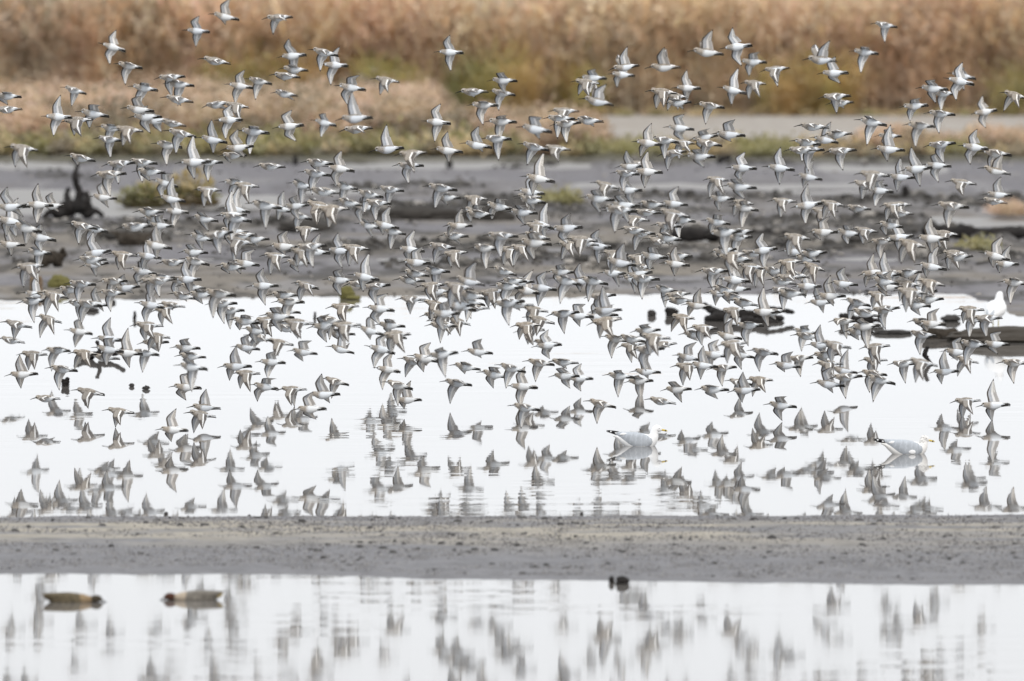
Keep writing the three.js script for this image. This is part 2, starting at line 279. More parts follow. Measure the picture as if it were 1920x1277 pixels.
// ------------------------------------------------------------------ driftwood, stumps, stones, clods
function lumpGeo(seed, detail = 8, rough = 0.45) {
  let g = new THREE.IcosahedronGeometry(1, detail); g.deleteAttribute('normal'); g.deleteAttribute('uv'); g = mergeVertices(g, 1e-4); const p = g.attributes.position, uv = [];
  const n3 = (x, y, z, s) => (fbm(x + s * 3.1 + 40, y + 40, s, 3) + fbm(y + s + 40, z + 40, s + 5, 3) + fbm(z + 40, x + s + 40, s + 9, 3)) / 3 - 0.5;
  for (let i = 0; i < p.count; i++) { const x = p.getX(i), y = p.getY(i), z = p.getZ(i), k = 1 + rough * (3.2 * n3(x * 1.3, y * 1.3, z * 1.3, seed) + 1.6 * n3(x * 4.5, y * 4.5, z * 4.5, seed + 30)); p.setXYZ(i, x * k, y * k, z * k); uv.push(x * 0.7 + z * 0.4, y * 0.9); }
  g.setAttribute('uv', new THREE.Float32BufferAttribute(uv, 2)); g.computeVertexNormals(); return g;
}
function limb(path, r0, r1, seed, seg = 12) { // knotty tapering branch
  const c = new THREE.CatmullRomCurve3(path.map((p) => new THREE.Vector3(...p))), n = 30, g = new THREE.TubeGeometry(c, n, 1, seg, false), p = g.attributes.position, v = new THREE.Vector3();
  for (let i = 0; i <= n; i++) { const o = c.getPointAt(i / n); for (let j = 0; j <= seg; j++) { const k = i * (seg + 1) + j; v.fromBufferAttribute(p, k).sub(o); const a = Math.atan2(v.y, v.z + v.x * 0.3), R = lerp(r0, r1, i / n) * (i === 0 || i === n ? 0.35 : 1) * (0.35 + 1.25 * fbm(i * 0.45 + seed * 5, Math.cos(a) * 1.7 + 5, seed, 4)); v.multiplyScalar(R).add(o); p.setXYZ(k, v.x, v.y, v.z); } }
  g.computeVertexNormals(); return g;
}
const barkTex = dataTexture(128, 128, (x, y) => { const v = 0.45 + 0.55 * vnoise(x / 128 * 40, y / 128 * 6, 121, 120) * (0.6 + 0.6 * vnoise(x / 8, y / 8, 122, 16)); return v; }, true);
const bark = mat(0.06, 0.05, 0.04, 0.95, { map: barkTex }), wetWood = mat(0.032, 0.029, 0.028, 0.9, { map: barkTex }), stone = mat(0.05, 0.047, 0.046, 0.9), moss = mat(0.13, 0.12, 0.045), paleWood = mat(0.26, 0.19, 0.13, 0.85, { map: barkTex });
const groundAt = (X, D) => Math.max(0, ground(X, D)[0]);
function lump(name, label, px, py, w, h, m, seed, depth = 0.7, turn = 0, category = name.split('_')[1]) { // a stone or mound of w by h photo pixels, seen at its foot
  const D = distOf(py), s = D / F, X = xOf(px, D), o = new THREE.Mesh(lumpGeo(seed), m);
  o.scale.set(w * s / 2, h * s * 0.62, w * s / 2 * depth); o.position.set(X, groundAt(X, D) + h * s * 0.36, -D); o.rotation.y = turn;
  return put(o, name, label, category);
}
function wood(name, label, px, py, limbs, m, category = 'driftwood') { // limbs: [[points in photo pixels right, up, and metres back], r0, r1]
  const D = distOf(py), s = D / F, X = xOf(px, D), o = new THREE.Group();
  o.position.set(X, groundAt(X, D), -D);
  limbs.forEach(([pts, r0, r1], i) => part(o, i ? 'branch' : 'trunk', limb(pts.map(([x, y, z]) => [x * s, y * s, -z]), r0 * s, r1 * s, i + px), m));
  return put(o, name, label, category);
}
wood('root_stump', 'black gnarled root stump standing beside the far left puddle', 138, 412, [
  [[[-38, 2, 0], [-12, 18, 0.05], [14, 22, 0], [36, 6, 0.05]], 17, 11], [[[4, 18, 0], [10, 46, 0.05], [2, 78, 0], [8, 104, 0.05]], 9, 4], [[[-6, 22, 0], [-14, 44, 0.1], [-10, 58, 0.1]], 8, 4], [[[14, 16, -0.1], [26, 34, -0.1], [22, 50, 0]], 9, 5], [[[-20, 6, -0.1], [-40, 14, -0.1], [-58, 2, -0.1]], 9, 4], [[[20, 6, -0.1], [40, 14, 0], [56, 4, 0]], 9, 4]], wetWood, 'stump');
wood('fallen_log', 'dark fallen log lying on the mud, lower left', 250, 456, [[[[-72, 8, 0.1], [-30, 9, 0], [20, 6, 0], [70, 4, 0.1]], 12, 8], [[[30, 8, 0], [52, 16, 0.1], [60, 12, 0.1]], 5, 3]], bark, 'log');
wood('fallen_log', 'long black log half sunk in mud, right of centre', 1370, 456, [[[[-110, 8, 0.2], [-40, 8, 0], [40, 7, 0.1], [110, 6, 0.3]], 12, 9]], wetWood, 'log');
wood('fallen_log', 'dark log on mud at the right edge', 1820, 452, [[[[-90, 10, 0.2], [-20, 9, 0], [50, 8, 0], [110, 6, 0.3]], 12, 10]], wetWood, 'log');
wood('root_stump', 'low dark root clump at the left edge above shore', 96, 504, [[[[-26, 2, 0], [-6, 14, 0], [14, 20, 0.05], [24, 26, 0.1]], 11, 8], [[[10, 4, 0], [18, 20, 0.1], [22, 36, 0]], 9, 4], [[[-10, 6, 0], [-4, 22, 0], [6, 24, 0.1]], 9, 6]], bark, 'stump');
wood('broken_stake', 'short split brown stake in mud at left', 67, 546, [[[[-6, -2, 0], [-7, 16, 0], [-6, 31, 0]], 6, 4], [[[6, -2, 0], [8, 14, 0], [6, 27, 0]], 6, 4]], paleWood, 'stake');
lump('mossy_stone', 'olive stone beside the split stake at left', 112, 541, 42, 22, moss, 3);
function mound(label, px, py, w, h, soil, tufts) { // earth with grass on it
  const D = distOf(py), s = D / F, X = xOf(px, D), o = new THREE.Group(), r = rngOf(px); o.position.set(X, groundAt(X, D), -D);
  const e = part(o, 'earth', lumpGeo(px % 17, 8, 0.5), soil); e.scale.set(w * s / 2, h * s * 0.45, w * s * 0.3); e.position.y = h * s * 0.1;
  tufts.forEach(([x, y, k, c], i) => { const t = part(o, 'grass_tuft', weedClump(200 + i, 0.2, 90, 0.16, 0.09), leafTint(c)); t.scale.setScalar(k); t.position.set(x * s, y * s, 0.1 * (r() - 0.5)); });
  return put(o, 'mossy_mound', label, 'mound');
}
const tints = new Map(), leafTint = (c) => { const k = c.join(); if (!tints.has(k)) { const m = leafMat.clone(); m.color.setRGB(...c); tints.set(k, m); } return tints.get(k); };
const G1 = [0.26, 0.25, 0.07], G2 = [0.42, 0.33, 0.16], G3 = [0.17, 0.15, 0.06];
mound('green mossy mound right of the black root stump', 268, 388, 90, 36, mat(0.11, 0.095, 0.05), [[-30, 4, 0.9, G3], [-14, 8, 1.1, G1], [2, 10, 1.1, G1], [16, 12, 1.2, G2], [30, 8, 1.0, G1], [-4, 4, 0.9, G3], [40, 6, 0.9, G3]]);
mound('brown grassy mound behind the green mossy mound', 352, 384, 90, 44, mat(0.13, 0.10, 0.06), [[-30, 8, 1.0, G1], [-12, 12, 1.2, G3], [6, 14, 1.7, G2], [20, 10, 1.2, G2], [34, 6, 1.0, G1], [-2, 6, 1.0, G1]]);
lump('mossy_mound', 'small dark mound under the green patch, lower left', 250, 462, 60, 24, bark, 6);
lump('mud_lump', 'dark mud lump left of centre on the far mud', 570, 440, 110, 24, mat(0.045, 0.041, 0.037), 7, 0.5);
lump('mud_lump', 'long dark mud lump at the centre of the far mud', 790, 414, 150, 22, mat(0.045, 0.041, 0.037), 8, 0.5);
lump('mud_lump', 'dark mud lump right of the long central one', 905, 416, 90, 24, mat(0.045, 0.041, 0.037), 9, 0.5);
wood('dark_post', 'small black post on the far mud at right', 1697, 378, [[[[0, -2, 0], [1, 10, 0], [-1, 21, 0]], 7, 6]], wetWood, 'post');
wood('dark_post', 'short black post before the low weeds at right', 1355, 312, [[[[-10, 4, 0], [0, 12, 0], [16, 16, 0]], 6, 4]], wetWood, 'post');
wood('dark_post', 'black post at the weed edge, upper left of centre', 553, 312, [[[[0, -2, 0], [1, 8, 0], [0, 18, 0]], 6, 5]], wetWood, 'post');
wood('dark_post', 'black post at the weed edge near the centre', 842, 314, [[[[0, -2, 0], [1, 8, 0], [0, 14, 0]], 7, 5]], wetWood, 'post');
lump('shore_stump', 'olive stump at the shoreline left of centre', 650, 560, 26, 26, moss, 10);
lump('shore_stump', 'flat olive lump beside the shoreline stump', 663, 561, 26, 8, moss, 11);
// in the pool
lump('black_stone', 'smaller black stone left of the pool driftwood', 1222, 592, 14, 12, stone, 12);
lump('black_stone', 'rounded black stone left of the pool driftwood', 1260, 592, 28, 18, wetWood, 13);
wood('driftwood', 'angular black driftwood lying in the pool, right of centre', 1400, 602, [[[[-78, 2, 0.1], [-40, 10, 0], [0, 14, 0], [40, 8, 0.1], [72, 4, 0.1]], 9, 6], [[[-40, 8, 0], [-66, 20, 0.2], [-80, 28, 0.3]], 9, 6], [[[10, 10, 0], [44, 22, 0.2], [92, 14, 0.3]], 7, 4], [[[-10, 4, -0.2], [22, 2, -0.3], [60, 0, -0.3]], 9, 6]], wetWood);
wood('driftwood', 'upright black stub in the pool, right side', 1622, 608, [[[[0, -4, 0], [4, 12, 0], [2, 30, 0]], 15, 8], [[[-4, 8, 0], [-30, 14, 0], [-46, 16, 0.1]], 6, 5], [[[6, 8, 0], [24, 8, 0], [36, 6, 0]], 5, 3]], wetWood);
lump('black_stone', 'thin flat black stone lying in the pool, right', 1672, 626, 64, 9, stone, 14, 0.6);
lump('black_stone', 'dark stone with lumps left of the mud bank', 1782, 602, 38, 13, stone, 15);
lump('mud_bank', 'low dark mud bank at right below the standing gull', 1868, 640, 190, 24, mat(0.06, 0.053, 0.045), 16, 0.6);
lump('mud_bank', 'dark rubble at the left end of the mud bank', 1765, 634, 64, 20, bark, 17, 0.6);
wood('bent_twig', 'bent black twig sticking out of the pool, right', 1740, 682, [[[[8, -4, 0], [-2, 12, 0], [-5, 18, 0], [1, 33, 0]], 4, 4]], wetWood, 'twig');
wood('driftwood', 'dark driftwood in the pool among birds at left', 172, 674, [[[[-22, 2, 0], [2, 9, 0], [14, 16, 0], [8, 36, 0]], 7, 3], [[[10, 8, 0], [40, 10, 0], [62, 22, 0]], 6, 4], [[[0, 2, 0], [-28, 12, 0.1], [-36, 14, 0.1]], 5, 3]], wetWood);
wood('pool_stump', 'small black stump in the pool, lower left', 123, 724, [[[[-2, -4, 0], [0, 8, 0], [4, 17, 0]], 9, 4], [[[-3, 2, 0], [-6, 10, 0], [-6, 14, 0]], 5, 3]], wetWood, 'stump');
lump('black_stone', 'small floating dark lump at left, the smaller one', 246, 725, 9, 6, stone, 18);
lump('black_stone', 'small floating dark lump at left, the larger one', 273, 730, 14, 8, stone, 19);
wood('dark_post', 'tiny black post standing in the pool at left', 251, 598, [[[[0, -3, 0], [1, 7, 0], [1, 15, 0]], 4, 2]], wetWood, 'post');
wood('dark_post', 'tiny dark post in the pool left of centre', 590, 596, [[[[0, -3, 0], [0, 6, 0], [0, 12, 0]], 3, 2]], wetWood, 'post');
lump('black_stone', 'flat dark stone at the shore, far left', 172, 583, 26, 8, stone, 20);
lump('black_stone', 'flat dark stone at shore above the left pool', 208, 568, 18, 7, stone, 21);
lump('black_stone', 'small black lump at the bar edge, the left one', 1147, 1094, 12, 13, wetWood, 22);
lump('black_stone', 'larger black lump at the bar edge, the right one', 1167, 1096, 20, 16, wetWood, 23);
lump('black_stone', 'tiny dark pebble near the bar, lower left', 310, 966, 8, 6, stone, 24);
lump('black_stone', 'tiny dark pebble near the bar, right of centre', 1091, 966, 6, 5, stone, 25);
{ // loose clods
  const r = rngOf(131), g = lumpGeo(31, 2, 0.6), m = mat(1, 1, 1), list = [];
  for (let i = 0; i < 30000; i++) { // on the bar
    const px = -40 + r() * 2000, [pn, pf] = barEdges(px), t = r(), py = lerp(pf + 1, pn - 6, t), D = distOf(py), X = xOf(px, D), h = ground(X, D)[0];
    if (h < 0.003 || fbm(X * 2, D * 3, 133, 2) < 0.3 + 0.25 * r()) continue;
    const big = r() < 0.014, s = (big ? 0.006 + 0.007 * r() : 0.0022 + 0.0042 * r()) * (t < 0.7 ? 1 : 0.85) * (t < 0.08 ? 0.6 : 1), c = big ? 0.05 + 0.04 * r() : 0.08 + 0.24 * r();
    list.push([X, h + s * 0.2, -D, big ? s * (1 + 1.6 * r()) : s, big ? s * (0.6 + 0.9 * r()) : s * (0.8 + 0.8 * r()), [c, c * 0.97, c * 0.96]]);
  }
  for (let i = 0; i < 16000; i++) { // over the far mud
    const py = lerp(305, 560, r()), D = distOf(py), px = -40 + r() * 2000, X = xOf(px, D), [h, dark] = ground(X, D);
    if (h < 0.004 || r() > 0.06 + 1.3 * dark) continue;
    const s = 0.008 + 0.034 * r() * r() * (0.5 + dark), pale = r() < 0.18, c = pale ? 0.16 + 0.2 * r() : 0.03 + 0.09 * r();
    list.push([X, h + s * 0.3, -D, s * (1 + r()), s, [c, c * 0.94, c * 0.87]]);
  }
  const o = new THREE.InstancedMesh(g, m, list.length), q = new THREE.Quaternion(), up = new THREE.Vector3(0, 1, 0), M = new THREE.Matrix4(), c = new THREE.Color();
  list.forEach(([x, y, z, s, sy, rgb], i) => { M.compose(new THREE.Vector3(x, y, z), q.setFromAxisAngle(up, i * 2.4), new THREE.Vector3(s, sy, s)); o.setMatrixAt(i, M); o.setColorAt(i, c.setRGB(...rgb)); });
  put(o, 'mud_clods', 'loose mud clods and pebbles strewn over the mud', 'mud', null, 'stuff');
}

// ------------------------------------------------------------------ sandpipers: one plumage sheet for body, wings, bill and tail
const A = 512;
const plumage = dataTexture(A, A, (X, Y) => {
  const u = (X + 0.5) / A, V = (Y + 0.5) / A, r1 = vnoise(X / 3, Y / 3, 141), r2 = vnoise(X / 9, Y / 9, 142);
  const mix = (a, b, t) => [lerp(a[0], b[0], t), lerp(a[1], b[1], t), lerp(a[2], b[2], t)], mul = (a, k) => [a[0] * k, a[1] * k, a[2] * k];
  if (V < 0.25) { // upper side of the wing: u along the span, c across
    const c = V / 0.25; let k = mul([0.255, 0.235, 0.21], 0.7 + 0.6 * r1);
    const scal = Math.sin(u * 90) * Math.sin(c * 26); if (scal > 0.55) k = mix(k, [0.5, 0.46, 0.41], 0.45);
    if (c < 0.1) k = [0.15, 0.13, 0.115];
    if (u > 0.5 && c < 0.45) k = mul([0.10, 0.09, 0.082], 0.8 + 0.4 * r1);
    if (c > 0.56) { k = mul([0.085, 0.078, 0.073], 0.8 + 0.4 * r1); if (Math.abs(((u * 22 + c * 2) % 1) - 0.5) < 0.1) k = [0.22, 0.21, 0.2]; }
    const bar = u < 0.5 ? [0.52, 0.66] : [0.44, 0.74 - 0.3 * (u - 0.5)];
    if (c > bar[0] && c < bar[1] && u < 0.86) k = mul([0.86, 0.86, 0.85], u < 0.5 ? 1 : (Math.abs(((u * 22 + c * 2) % 1) - 0.5) < 0.14 ? 0.45 : 0.95));
    if (c > 0.95) k = [0.5, 0.49, 0.47];
    return k;
  }
  if (V < 0.5) { // under side: shade on the white coverts is painted in as blue-grey
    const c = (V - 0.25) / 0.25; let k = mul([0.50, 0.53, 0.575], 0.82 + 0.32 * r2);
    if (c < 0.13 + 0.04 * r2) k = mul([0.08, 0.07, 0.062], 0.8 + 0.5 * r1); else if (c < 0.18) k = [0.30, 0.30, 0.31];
    const edge = 0.46 - 0.14 * smooth(0.4, 1, u);
    if (c > edge) {
      k = u < 0.42 ? (c < edge + 0.2 ? [0.88, 0.88, 0.88] : [0.50, 0.49, 0.48]) : [0.84, 0.83, 0.81];
      const f = ((u * 20 - c * 3.2) % 1 + 1) % 1; if (u > 0.4 && c > edge + 0.16 && f < 0.30) k = [0.24, 0.22, 0.205];
      if (c > 0.93) k = u < 0.4 ? [0.75, 0.74, 0.72] : [0.12, 0.11, 0.10];
    }
    if (u > 0.91) k = [0.07, 0.06, 0.055];
    return k;
  }
  if (V < 0.875) { // body: u from face to rump, a from back to belly
    const p = (V - 0.5) / 0.375, a = Math.min(p, 1 - p) * 2; // 0 back .. 1 belly
    const streak = vnoise(u * 70, p * 46, 143);
    let k = mul([0.255, 0.23, 0.20], 0.6 + 0.8 * streak); if (vnoise(u * 40, p * 30, 147) > 0.72) k = mix(k, [0.5, 0.45, 0.39], 0.6);
    const line = u < 0.33 ? 0.66 : lerp(0.44, 0.36, u), belly = [0.71, 0.75, 0.80];
    const w = smooth(line - 0.05, line + 0.07, a + 0.05 * (streak - 0.5));
    k = mix(k, belly, w);
    const breast = smooth(0.10, 0.22, u) * smooth(0.57, 0.45, u + 0.08 * (streak - 0.5)) * w; k = mix(k, mul([0.33, 0.295, 0.255], 0.5 + 0.9 * streak), breast * lerp(0.98, 0.8, smooth(0.75, 1, a)));
    if (u < 0.33) { k = mix(k, mul([0.29, 0.258, 0.22], 0.7 + 0.5 * streak), 0.85 * (1 - smooth(0.66, 0.78, a))); if (a > 0.32 && a < 0.43 && u < 0.25) k = mix(k, [0.6, 0.56, 0.5], 0.75); const e = Math.hypot(u - 0.165, (a - 0.52) * 0.42); if (e < 0.045) k = [0.012, 0.011, 0.01]; else if (a > 0.46 && a < 0.58 && u < 0.15) k = [0.08, 0.07, 0.06]; }
    if (u > 0.82 && a < 0.16) k = [0.05, 0.045, 0.04]; else if (u > 0.82 && a < 0.5) k = [0.72, 0.73, 0.74];
    return k;
  }
  if (u < 0.25) return [0.022, 0.02, 0.018]; // bill
  if (u < 0.5) return [0.022, 0.02, 0.018];  // legs, tail centre
  if (u < 0.75) return [0.6, 0.6, 0.6];   // tail sides
  return [0.4, 0.37, 0.34];
}, true);
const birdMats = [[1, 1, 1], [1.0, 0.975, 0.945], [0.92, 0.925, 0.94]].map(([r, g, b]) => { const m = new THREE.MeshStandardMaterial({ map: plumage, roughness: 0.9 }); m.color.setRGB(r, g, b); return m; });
const intoSheet = (g, u0, u1, v0, v1) => { const t = g.attributes.uv; for (let i = 0; i < t.count; i++) t.setXY(i, lerp(u0, u1, t.getX(i)), lerp(v0, v1, t.getY(i))); return g; };
function birdBody() {
  const g = loft([[-0.0665, 0.0045, 0.0035, 0.003], [-0.0615, 0.0060, 0.0105, 0.010], [-0.053, 0.0074, 0.0142, 0.0136], [-0.043, 0.0062, 0.0145, 0.0142], [-0.030, 0.0015, 0.0185, 0.0185], [-0.015, -0.001, 0.0232, 0.0235], [0.003, -0.0015, 0.0248, 0.025], [0.022, 0.000, 0.0218, 0.0215], [0.041, 0.002, 0.0155, 0.0155], [0.057, 0.004, 0.0092, 0.0105], [0.070, 0.005, 0.0045, 0.008]], 26, 16);
  return intoSheet(g, 0.004, 0.996, 0.506, 0.869);
}
function birdBill() { return intoSheet(loft([[-0.104, -0.0095, 0.0012, 0.0011], [-0.092, -0.0050, 0.0021, 0.0019], [-0.078, -0.0002, 0.0028, 0.0025], [-0.062, 0.0035, 0.0042, 0.0038]], 6, 6), 0.05, 0.2, 0.92, 0.96); }
function birdLeg(side) { return intoSheet(loft([[0.044, -0.0085, 0.0030, 0.0030], [0.066, -0.0055, 0.0032, 0.0030], [0.087, -0.004, 0.0028, 0.0026], [0.102, -0.0045, 0.0024, 0.0032]], 6, 6).translate(0, 0, side * 0.005), 0.3, 0.45, 0.92, 0.96); }
function birdTail() { // centre feathers dark, outer ones pale
  const mid = intoSheet(loft([[0.05, 0.0055, 0.003, 0.007], [0.07, 0.0045, 0.0030, 0.0075], [0.094, 0.004, 0.0024, 0.007], [0.100, 0.004, 0.0008, 0.003]], 6, 8), 0.3, 0.45, 0.92, 0.96);
  const out = [-1, 1].map((s) => intoSheet(loft([[0.05, 0.0045, 0.003, 0.004], [0.07, 0.0042, 0.002, 0.0055], [0.086, 0.004, 0.0012, 0.0055], [0.091, 0.004, 0.0006, 0.002]], 6, 8).translate(0, 0, s * 0.0085), 0.55, 0.7, 0.92, 0.96));
  return mergeGeometries([mid, ...out]);
}
function birdWing(side, elev, hand, sweep, fwd, len = 1) { // angles in degrees: lift of the arm, further lift of the hand, sweep of the hand, forward reach of the arm
  const NS = 26, NC = 5, L = 0.150 * len, pos = [], uv = [], idx = [], pts = [];
  let y = 0.009, zz = 0.010, x = -0.026;
  for (let i = 0; i <= NS; i++) {
    const s = i / NS, k = smooth(0.34, 0.52, s), e = rad(elev + hand * k - 12 * s * s), q = rad(lerp(-fwd, sweep, smooth(0.30, 0.55, s)) + 10 * s * s), d = L / NS;
    if (i) { x += Math.sin(q) * d; const r = Math.cos(q) * d; y += Math.sin(e) * r; zz += Math.cos(e) * r; }
    pts.push([x, y, zz, e, q, s]);
  }
  for (const under of [0, 1]) {
    const base = pos.length / 3;
    for (const [px, py, pz, e, q, s] of pts) {
      let c = 0.067 * (1 - 0.12 * smooth(0, 0.4, s)) * (s < 0.42 ? 1 : 1 - 0.985 * Math.pow((s - 0.42) / 0.58, 1.12)); c *= 1 + 0.05 * (((s * 13) % 1) - 0.5) * (s > 0.05 ? 1 : 0);
      const w = q * 0.62, dx = Math.cos(w), dr = -Math.sin(w);
      for (let j = 0; j <= NC; j++) {
        const t = j / NC, n = 0.10 * c * (1 - (2 * t - 0.9) ** 2) * (0.6 + 0.4 * (1 - s)) + (under ? -1 : 1) * 0.0022 * (1 - t * 0.7) * (1 - 0.8 * s) * (j === 0 || j === NC ? 0.15 : 1);
        const rr = dr * c * t; // along the span
        pos.push(px + dx * c * t, py + Math.sin(e) * rr + Math.cos(e) * n, side * (pz + Math.cos(e) * rr - Math.sin(e) * n));
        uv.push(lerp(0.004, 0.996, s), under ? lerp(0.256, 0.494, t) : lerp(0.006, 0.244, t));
      }
    }
    for (let i = 0; i < NS; i++) for (let j = 0; j < NC; j++) { const a = base + i * (NC + 1) + j, b = a + NC + 1; (side > 0) !== !!under ? idx.push(a, b, a + 1, b, b + 1, a + 1) : idx.push(a, a + 1, b, b, a + 1, b + 1); }
  }
  const g = new THREE.BufferGeometry(); g.setAttribute('position', new THREE.Float32BufferAttribute(pos, 3)); g.setAttribute('uv', new THREE.Float32BufferAttribute(uv, 2)); g.setIndex(idx); g.computeVertexNormals(); return g;
}
// poses: roll (belly towards the camera is negative), near wing and far wing [lift, hand, sweep, forward], words for the label
const poses = {
  a: [['wings spread vertically'], [-66, [2, -4, 34, 18], [-2, -4, 24, 10]], [-72, [6, -10, 42, 20], [4, -6, 20, 8]], [-58, [10, -8, 36, 18], [-8, -8, 30, 12]]],
  b: [['one wing hanging down'], [-30, [-30, -8, 34, 14], [-36, -10, 20, 10]], [-24, [-24, -14, 46, 16], [-44, -12, 26, 10]], [-38, [-34, -4, 40, 14], [-30, -14, 30, 14]]],
  c: [['one wing raised high'], [-36, [34, -6, 30, 12], [18, -20, 30, 10]], [-30, [40, -10, 46, 18], [8, -20, 40, 12]], [-44, [30, -4, 36, 16], [22, -10, 30, 10]]],
  d: [['wings held level'], [-12, [-6, -14, 52, 18], [2, -16, 50, 18]], [-18, [-14, -10, 60, 22], [-4, -12, 56, 20]], [-8, [0, -18, 56, 18], [-8, -14, 60, 18]]],
  e: [['both wings swept down'], [4, [-46, -14, 30, 12], [-58, -10, 20, 8]], [10, [-40, -20, 36, 14], [-62, -8, 26, 10]], [0, [-56, -10, 34, 12], [-50, -14, 18, 8]]],
  f: [['wings half tilted'], [-38, [2, -10, 44, 16], [-12, -12, 40, 16]], [-44, [-6, -14, 54, 18], [2, -12, 34, 14]], [-32, [6, -12, 50, 18], [-18, -10, 42, 16]]],
  g: [['raised wing bent back'], [-40, [30, -8, 66, 16], [10, -20, 50, 18]], [-34, [38, -14, 70, 20], [-4, -16, 54, 18]], [-46, [22, -10, 62, 18], [-10, -10, 56, 20]]],
  u: [['both wings raised'], [-16, [62, -6, 24, 6], [44, -6, 18, 4]], [-10, [56, -8, 30, 8], [58, -10, 24, 8]], [-22, [66, -10, 20, 6], [34, -8, 26, 8]]],
};
{ // more wing beats of each kind
  const r = rngOf(149), j = (w, k) => [w[0] + (r() - 0.5) * k, w[1] + (r() - 0.5) * k, w[2] + (r() - 0.5) * k * 1.4, w[3] + (r() - 0.5) * k * 0.6, 0.8 + 0.24 * r()];
  for (const v of Object.values(poses)) for (let i = 0; i < 4; i++) { const [roll, n, f] = v[1 + i % 3]; v.push([roll + (r() - 0.5) * 18, j(n, 26), j(f, 26)]); }
}
const shapes = { body: birdBody(), bill: birdBill(), tail: birdTail(), legs: [birdLeg(-1), birdLeg(1)], wings: {} };
for (const [k, [, ...v]] of Object.entries(poses)) shapes.wings[k] = v.map(([, n, f]) => [birdWing(1, ...n), birdWing(-1, ...f)]);
